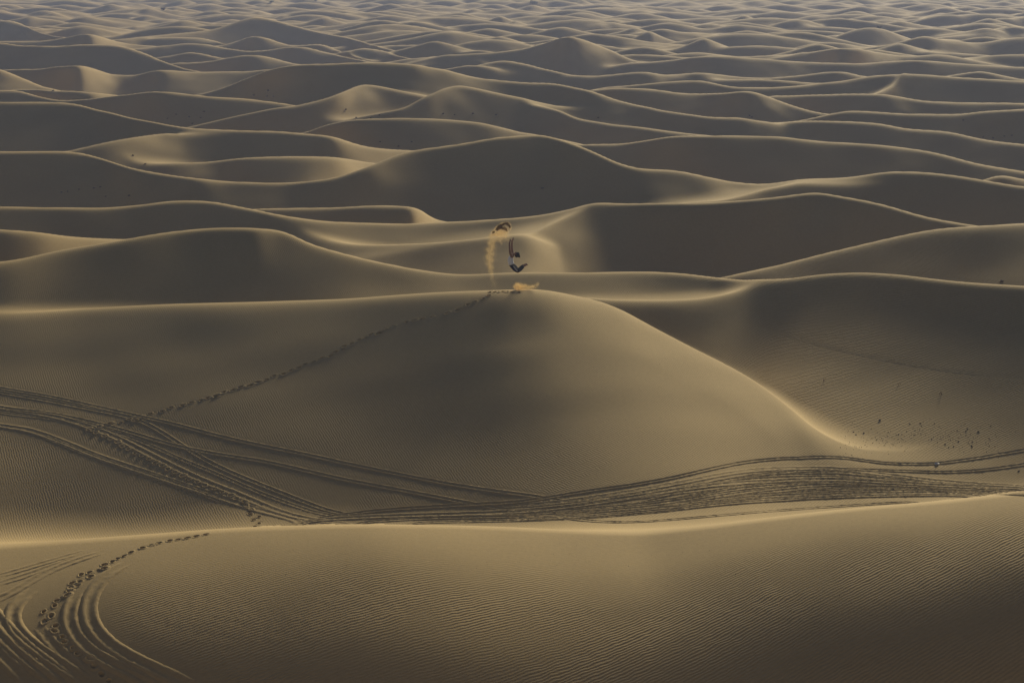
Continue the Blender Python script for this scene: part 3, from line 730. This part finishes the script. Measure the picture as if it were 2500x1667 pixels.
    return body

JY = float(hit(1255, 712)[1]) + 0.35
build_person()

# ------------------------------------------------------------------ sand flung into the air
def grain_material(name, col, trans):
    m, nt, bs = new_mat(name)
    bs.inputs["Base Color"].default_value = col + (1,)
    bs.inputs["Roughness"].default_value = 0.9
    tl = nt.nodes.new("ShaderNodeBsdfTranslucent"); tl.inputs[0].default_value = col + (1,)
    mx = nt.nodes.new("ShaderNodeMixShader"); mx.inputs[0].default_value = trans
    geo = nt.nodes.new("ShaderNodeNewGeometry"); nz = node(nt, "ShaderNodeTexNoise", Scale=12.0)
    nt.links.new(geo.outputs["Position"], nz.inputs["Vector"])
    hs = nt.nodes.new("ShaderNodeHueSaturation"); hs.inputs["Color"].default_value = col + (1,)
    nt.links.new(mathn(nt, 'ADD', mathn(nt, 'MULTIPLY', nz.outputs["Fac"], 0.5), 0.75), hs.inputs["Value"])
    nt.links.new(hs.outputs[0], bs.inputs["Base Color"]); nt.links.new(hs.outputs[0], tl.inputs[0])
    nt.links.new(bs.outputs[0], mx.inputs[1]); nt.links.new(tl.outputs[0], mx.inputs[2])
    nt.links.new(mx.outputs[0], nt.nodes["Material Output"].inputs["Surface"])
    return m
MAT_SPRAY = grain_material("flung_sand", (0.95, 0.83, 0.58), 0.85)
MAT_CLUMP_SHADE = grain_material("clumped_sand_shade_tone", (0.30, 0.20, 0.09), 0.12)  # same sand, darker: the curl's backlit shade is put into the colour

def spray(name, clouds, mat, label, cat):
    """clouds: (path of close-up pixels with half width, grain count, grain size, depth)"""
    r = np.random.RandomState(31)
    pts, rad = [], []
    for path, n, sz, dep in clouds:
        P = np.array(path, float)
        s = np.concatenate([[0], np.cumsum(np.hypot(*np.diff(P[:, :2], axis=0).T))])
        wgt = P[:, 3] if P.shape[1] > 3 else np.ones(len(P))
        # pick along the path by density
        g = np.linspace(0, s[-1], 400); dens = np.interp(g, s, wgt * P[:, 2]); cdf = np.cumsum(dens); cdf /= cdf[-1]
        q = np.interp(r.rand(n), cdf, g)
        x = np.interp(q, s, P[:, 0]); y = np.interp(q, s, P[:, 1]); w = np.interp(q, s, P[:, 2])
        dx = np.interp(q, s, np.gradient(P[:, 0], s)); dy = np.interp(q, s, np.gradient(P[:, 1], s)); L = np.hypot(dx, dy) + 1e-6
        off = r.randn(n) * 0.5; off += 0.35 * np.sin(q * 0.045 + 1.3) * r.rand(n)
        x = x - dy / L * off * w + r.randn(n) * 4; y = y + dx / L * off * w + r.randn(n) * 4
        for a, b, ww in zip(x, y, w):
            p = at(1150 + a / 7.84, 520 + b / 7.84, JY)
            pts.append((p.x, p.y + r.randn() * dep, p.z))
        rad.append(sz * np.exp(r.randn(n) * 0.35))
    pts = np.array(pts); rad = np.concatenate(rad)
    ok = pts[:, 2] > ground_z(pts[:, 0], pts[:, 1]) + 0.004
    pts, rad = pts[ok], rad[ok]
    n = len(pts)
    tet = np.array([(1, 1, 1), (1, -1, -1), (-1, 1, -1), (-1, -1, 1)]) / 1.732
    rot = r.randn(n, 3, 3)
    rot, _ = np.linalg.qr(rot)
    V = (pts[:, None, :] + np.einsum('nij,kj->nki', rot, tet) * rad[:, None, None]).reshape(-1, 3)
    b = np.arange(n)[:, None, None] * 4
    F = (b + np.array([(0, 1, 2), (0, 3, 1), (0, 2, 3), (1, 3, 2)])[None]).reshape(-1, 3)
    o = link(name, mesh_from(name, V, F.tolist(), False), mat)
    o["kind"] = "stuff"; o["label"] = label; o["category"] = cat
    return o

spray("sand_spray", [
    ([(470,1470,60,.10),(445,1400,60,.14),(415,1300,55,.22),(390,1150,50,.55),(370,1040,70,.8),(345,930,95,1),(350,820,100,1),(375,700,100,1),(400,560,100,1),(420,470,120,1)], 7000, .0041, .14),
    ([(350,450,40,.6),(430,420,80,1),(530,390,110,1),(620,350,120,.8),(690,300,90,.5),(750,270,50,.4)], 6000, .0041, .14),
    ([(440,350,30),(490,290,34),(560,226,34),(640,192,30),(700,190,34),(745,240,30),(755,300,26)], 1800, .0040, .05),
    ([(520,480,120,.7),(640,440,120,.5),(740,380,90,.25)], 2000, .0038, .14),
], MAT_SPRAY, "golden curtain of flung sand falling left of the leaping person", "sand spray")
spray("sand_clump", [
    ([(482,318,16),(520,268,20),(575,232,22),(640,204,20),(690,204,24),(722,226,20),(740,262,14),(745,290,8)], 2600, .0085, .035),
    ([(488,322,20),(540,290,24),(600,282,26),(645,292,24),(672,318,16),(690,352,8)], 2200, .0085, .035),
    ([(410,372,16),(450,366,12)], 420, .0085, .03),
], MAT_CLUMP_SHADE, "curl of clumped sand, coloured dark for its backlit shade, at the top of the flung arc", "sand clump")
spray("sand_kick", [
    ([(860,1475,40,1),(900,1420,60,1.2),(950,1385,55,1),(1010,1400,50,.8),(1090,1430,45,.8),(1180,1425,40,.6),(1250,1385,40,.35),(1310,1340,30,.2)], 3000, .0050, .10),
    ([(860,1480,30,1),(960,1475,45,1),(1060,1480,40,.8)], 1500, .0055, .08),
    ([(820,1440,40,.5),(880,1370,45,.5),(930,1350,30,.3)], 500, .0055, .08),
], MAT_SPRAY, "low puff of kicked-up sand on the crest below the leaping person", "sand spray")

# ------------------------------------------------------------------ desert shrubs far off
MAT_LEAF = plain("grey_green_leaf", (0.035, 0.050, 0.036), 0.8, 0.3, 3.0)
MAT_WOOD = plain("dry_wood", (0.10, 0.075, 0.05), 0.9, 0.2, 8.0)
def shrub(u, v, width_px, height_px, label, seed, back=0.0):
    x, y, z = hit(u, v)
    if back:
        x, y = x * (y + back) / y, y + back; z = float(ground_z(x, y))
    k = y / FPX * 1.02
    w, h = width_px * k, height_px * k
    r = np.random.RandomState(seed)
    root = empty("desert_shrub", (x, y, z))
    V, F = [], []
    nb = 9
    lobes = [(r.uniform(-.34, .34) * w, r.uniform(-.3, .3) * w, r.uniform(.3, .62) * h, r.uniform(.16, .30) * w, r.uniform(.22, .40) * h) for _ in range(nb)]
    for lx, ly, lz, lr, lh in lobes:
        for _ in range(110):
            d = r.randn(3); d /= np.linalg.norm(d); d *= r.uniform(.55, 1.0)
            c = np.array((lx + d[0] * lr, ly + d[1] * lr, max(lz + d[2] * lh, .02)))
            a = r.randn(3); a /= np.linalg.norm(a); b = np.cross(a, r.randn(3)); b /= np.linalg.norm(b)
            s = r.uniform(.05, .10) * h
            i = len(V); V += [c - a * s, c + b * s * .5, c + a * s, c - b * s * .5]; F.append((i, i + 1, i + 2, i + 3))
    link("foliage", mesh_from("foliage", V, F, False), MAT_LEAF, root)
    V, F = [], []
    for lx, ly, lz, lr, lh in lobes:
        p0 = np.array((lx * .15, ly * .15, -.1)); p1 = np.array((lx, ly, lz))
        i = len(V); t = .022 * h
        for p, q in ((p0, t), (p1, t * .35)):
            V += [p + (q, 0, 0), p + (-q * .5, q * .87, 0), p + (-q * .5, -q * .87, 0)]
        F += [(i, i + 1, i + 4, i + 3), (i + 1, i + 2, i + 5, i + 4), (i + 2, i, i + 3, i + 5)]
    link("stem", mesh_from("stem", V, F, False), MAT_WOOD, root)
    tag(root, label, "shrub", "shrubs far out on the sand")
shrub(1303, 11, 19, 10, "rounded dark shrub at the top edge, near the middle of the picture", 1)
shrub(2145, 77, 17, 9, "dark shrub on a small saddle far out on the right", 2, 4.0)
shrub(398, 26, 11, 8, "small green shrub far out on the left, left of the tall peaked dune", 3)
shrub(663, 8, 10, 7, "small shrub at the top edge, just right of the tall peaked dune", 4)
shrub(772, 4, 9, 4, "tiny shrub at the top edge, right of the other small shrub", 5)

# ------------------------------------------------------------------ clods, stubs and litter
MAT_CLOD = plain("dark_clod", (0.11, 0.085, 0.058), 0.95, 0.3, 25.0, 0.01)
MAT_SCRAP = plain("pale_scrap", (0.62, 0.64, 0.66), 0.6, 0.06, 10.0)
def lump_mesh(seed, spiky):
    r = np.random.RandomState(seed)
    bm = bmesh.new(); bmesh.ops.create_icosphere(bm, subdivisions=2 if spiky else 1, radius=1.0)
    for v in bm.verts:
        k = 1 + r.uniform(-.28, .28) + (r.uniform(0, .35) if spiky and v.co.z > .2 and r.rand() < .3 else 0)
        v.co = Vector((v.co.x * k, v.co.y * k * .8, max(v.co.z, -.35) * k * .5))
    me = bpy.data.meshes.new("clod"); bm.to_mesh(me); bm.free()
    me.materials.append(MAT_CLOD)
    return me
LUMPS = [lump_mesh(s, True) for s in range(6)]
PEB = [lump_mesh(40 + s, False) for s in range(4)]
def lump(name, u, v, size_px, label, cat, group=None, seed=0):
    x, y, z = hit(u, v)
    o = bpy.data.objects.new(name, LUMPS[seed % len(LUMPS)]); COL.objects.link(o)
    s = size_px * y / FPX * 0.5
    o.location = (x, y, z + s * 0.1); o.scale = (s, s, s); o.rotation_euler = (0, 0, seed * 1.3)
    tag(o, label, cat, group)
    return o
lump("dry_stub", 2446, 687, 12, "dark dry stub on the sunlit slope near the right edge", "stub", None, 1)
lump("clod", 2148, 1026, 7, "single dark clod highest and leftmost in the debris-strewn hollow", "clod", None, 2)
lump("clod", 2211, 1213, 6, "lone dark clod on the sand just below the bundle of tyre ruts", "clod", None, 3)
lump("clod", 2487, 1149, 6, "dark clod at the right edge beside the curving tyre track", "clod", None, 4)
lump("clod", 1324, 460, 8, "lone dark clod on the broad shaded dune face above the leaping person", "clod", None, 5)
lump("clod", 355, 401, 6, "dark clod by the left end of the low track-marked dune", "clod", None, 0)
ORD = ["leftmost", "second from left", "third from left", "fourth from left", "fifth from left", "sixth from left", "seventh from left", "eighth from left", "ninth from left", "tenth from left", "eleventh from left", "twelfth from left", "thirteenth from left", "fourteenth from left", "fifteenth from left", "sixteenth from left"]
def row(name, spots, lo, hi, where, cat, group):
    spots = sorted(spots)
    for q, (u, v) in enumerate(spots):
        place = "rightmost" if q == len(spots) - 1 else ORD[q]
        lump(name, u, v, random.uniform(lo, hi), "small dark %s, %s of those %s" % (cat, place, where), cat, group, q)
row("clod", [(2221,1034),(2247,1033),(2362,1046),(2388,1054),(2419,1040),(2090,1061),(2084,1054),(2275,1072),(2328,1090),(2374,1078),(2358,1052),(2194,1060),(2109,1057),(2308,1084),(2340,1078),(2372,1089)], 3.4, 5.2, "in the hollow at right", "clod", "clods in the right-hand hollow")
row("dry_tuft", [(620,233),(655,222),(668,236),(652,236)], 5, 7.5, "on the broad dark dune face upper left", "tuft", "tufts scattered over the distant dunes")
row("dry_tuft", [(409,290),(430,280),(462,286),(490,288),(470,302),(498,273)], 4.5, 7.5, "in the hollow left of upper centre", "tuft", "tufts scattered over the distant dunes")
row("dry_tuft", [(870,288),(905,289),(927,281),(844,268)], 4.5, 7, "just behind the low central dune", "tuft", "tufts scattered over the distant dunes")
row("dry_tuft", [(1110,281),(1155,278),(1082,278),(1212,281)], 4.5, 7, "right of the two central spurs", "tuft", "tufts scattered over the distant dunes")
row("dry_tuft", [(928,347),(973,358),(1005,347)], 4.5, 7, "under the crescent dune upper centre", "tuft", "tufts scattered over the distant dunes")
row("dry_tuft", [(1461,288),(1830,283),(1836,287),(2003,273)], 4.5, 7, "along the dunes right of upper centre", "tuft", "tufts scattered over the distant dunes")
row("dry_tuft", [(2352,294),(2400,336),(2425,338),(2452,333),(2470,331)], 4.5, 7, "near the upper right edge", "tuft", "tufts scattered over the distant dunes")
row("dry_tuft", [(130,222),(150,222),(325,380)], 4.5, 7, "near the upper left edge", "tuft", "tufts scattered over the distant dunes")
row("dry_tuft", [(193,463),(165,468),(230,460),(245,457),(315,478),(258,480),(150,470)], 4.5, 7, "on the shaded left slope", "tuft", "tufts on the left-hand slope")

# fine crumbs nobody could count
def crumbs():
    r = np.random.RandomState(77)
    V, F = [], []
    def add(u, v, px):
        x, y, z = hit(u, v); s = px * y / FPX * .5
        i = len(V)
        base = [(1, 0, -.3), (-.3, .9, -.3), (-.8, -.5, -.3), (.2, -.9, -.2), (.1, .1, .7)]
        a = r.uniform(0, 6.28); ca, sa = math.cos(a), math.sin(a)
        for bx, by, bz in base:
            bx *= r.uniform(.7, 1.4); by *= r.uniform(.5, 1.0)
            V.append((x + s * (bx * ca - by * sa), y + s * (bx * sa + by * ca), z + s * bz * r.uniform(.7, 1.2)))
        F.extend([(i, i + 1, i + 4), (i + 1, i + 2, i + 4), (i + 2, i + 3, i + 4), (i + 3, i, i + 4)])
    for _ in range(260):
        u = r.uniform(2050, 2440); c = 1078 + 14 * math.sin(u * .013); add(u, c + r.randn() * 15, r.uniform(1.6, 4.0))
    for _ in range(60): add(r.uniform(2050, 2500), r.uniform(1030, 1120), r.uniform(1.5, 3))
    for _ in range(70): add(r.uniform(500, 2500), r.uniform(1320, 1480), r.uniform(1.6, 3.2))
    for _ in range(40): add(r.uniform(100, 2400), r.uniform(760, 1150), r.uniform(1.6, 3.2))
    o = link("sand_crumbs", mesh_from("sand_crumbs", V, F, False), MAT_CLOD)
    o["kind"] = "stuff"; o["label"] = "fine dark crumbs and debris scattered on the sand"
crumbs()

# a pale scrap by the wheel track, and a few dry stalks on the shaded face
x, y, z = hit(2287, 1133)
V = [(-.07, -.03, .0), (.06, -.04, .01), (.09, .04, .015), (-.05, .05, .03), (0, 0, .055), (-.07, -.03, -.02), (.06, -.04, -.02), (.09, .04, -.02), (-.05, .05, -.02)]
F = [(0, 1, 4), (1, 2, 4), (2, 3, 4), (3, 0, 4), (0, 5, 6, 1), (1, 6, 7, 2), (2, 7, 8, 3), (3, 8, 5, 0), (5, 8, 7, 6)]
o = link("litter_scrap", mesh_from("litter_scrap", V, F, False), MAT_SCRAP); o.location = (x, y, z + .01)
tag(o, "tiny pale scrap of litter beside the curving tyre track", "litter")
for q, (u, v, lab) in enumerate([(2010, 930, "thin dry stalk on the shaded face, right of the big dune's lit flank"), (2196, 938, "thin dry stalk farther right on the dark shaded face"), (2298, 962, "low dry stalks near the right edge of the shaded face")]):
    x, y, z = hit(u, v)
    V, F = [], []
    r = np.random.RandomState(q)
    for k in range(3 + q):
        lx, ly, hh = r.uniform(-.10, .10), r.uniform(-.05, .05), r.uniform(.06, .16)
        bx = r.uniform(-.08, .08); i = len(V)
        for f, t in ((0, .007), (.5, .006), (1, .003)):
            c = np.array((bx + lx * f * f, ly * f, -.03 + hh * f))
            V += [c + (t, 0, 0), c + (-t * .5, t * .87, 0), c + (-t * .5, -t * .87, 0)]
        for b in (i, i + 3): F += [(b, b + 1, b + 4, b + 3), (b + 1, b + 2, b + 5, b + 4), (b + 2, b, b + 3, b + 5)]
    o = link("dry_stalk", mesh_from("dry_stalk", V, F), MAT_WOOD); o.location = (x, y, z); tag(o, lab, "dry stalk", "dry stalks on the shaded face")

# ------------------------------------------------------------------ the dusty air
def build_haze():
    x, y0, y1, z0, z1 = 4800.0, -6.0, 3700.0, -4.0, 19.5
    v = [(-x, y0, z0), (x, y0, z0), (x, y1, z0), (-x, y1, z0), (-x, y0, z1), (x, y0, z1), (x, y1, z1), (-x, y1, z1)]
    f = [(0, 3, 2, 1), (4, 5, 6, 7), (0, 1, 5, 4), (1, 2, 6, 5), (2, 3, 7, 6), (3, 0, 4, 7)]
    me = mesh_from("haze", v, f, False)
    m = bpy.data.materials.new("dusty_air"); m.use_nodes = True
    nt = m.node_tree; nt.nodes.clear()
    out = nt.nodes.new("ShaderNodeOutputMaterial"); vol = nt.nodes.new("ShaderNodeVolumePrincipled")
    vol.inputs["Color"].default_value = (0.54, 0.62, 0.97, 1)
    vol.inputs["Density"].default_value = 0.0005
    vol.inputs["Anisotropy"].default_value = 0.2
    nt.links.new(vol.outputs[0], out.inputs["Volume"])
    o = link("haze", me, m)
    o["kind"] = "stuff"; o["label"] = "thin dusty haze over the desert"
    return o
build_haze()
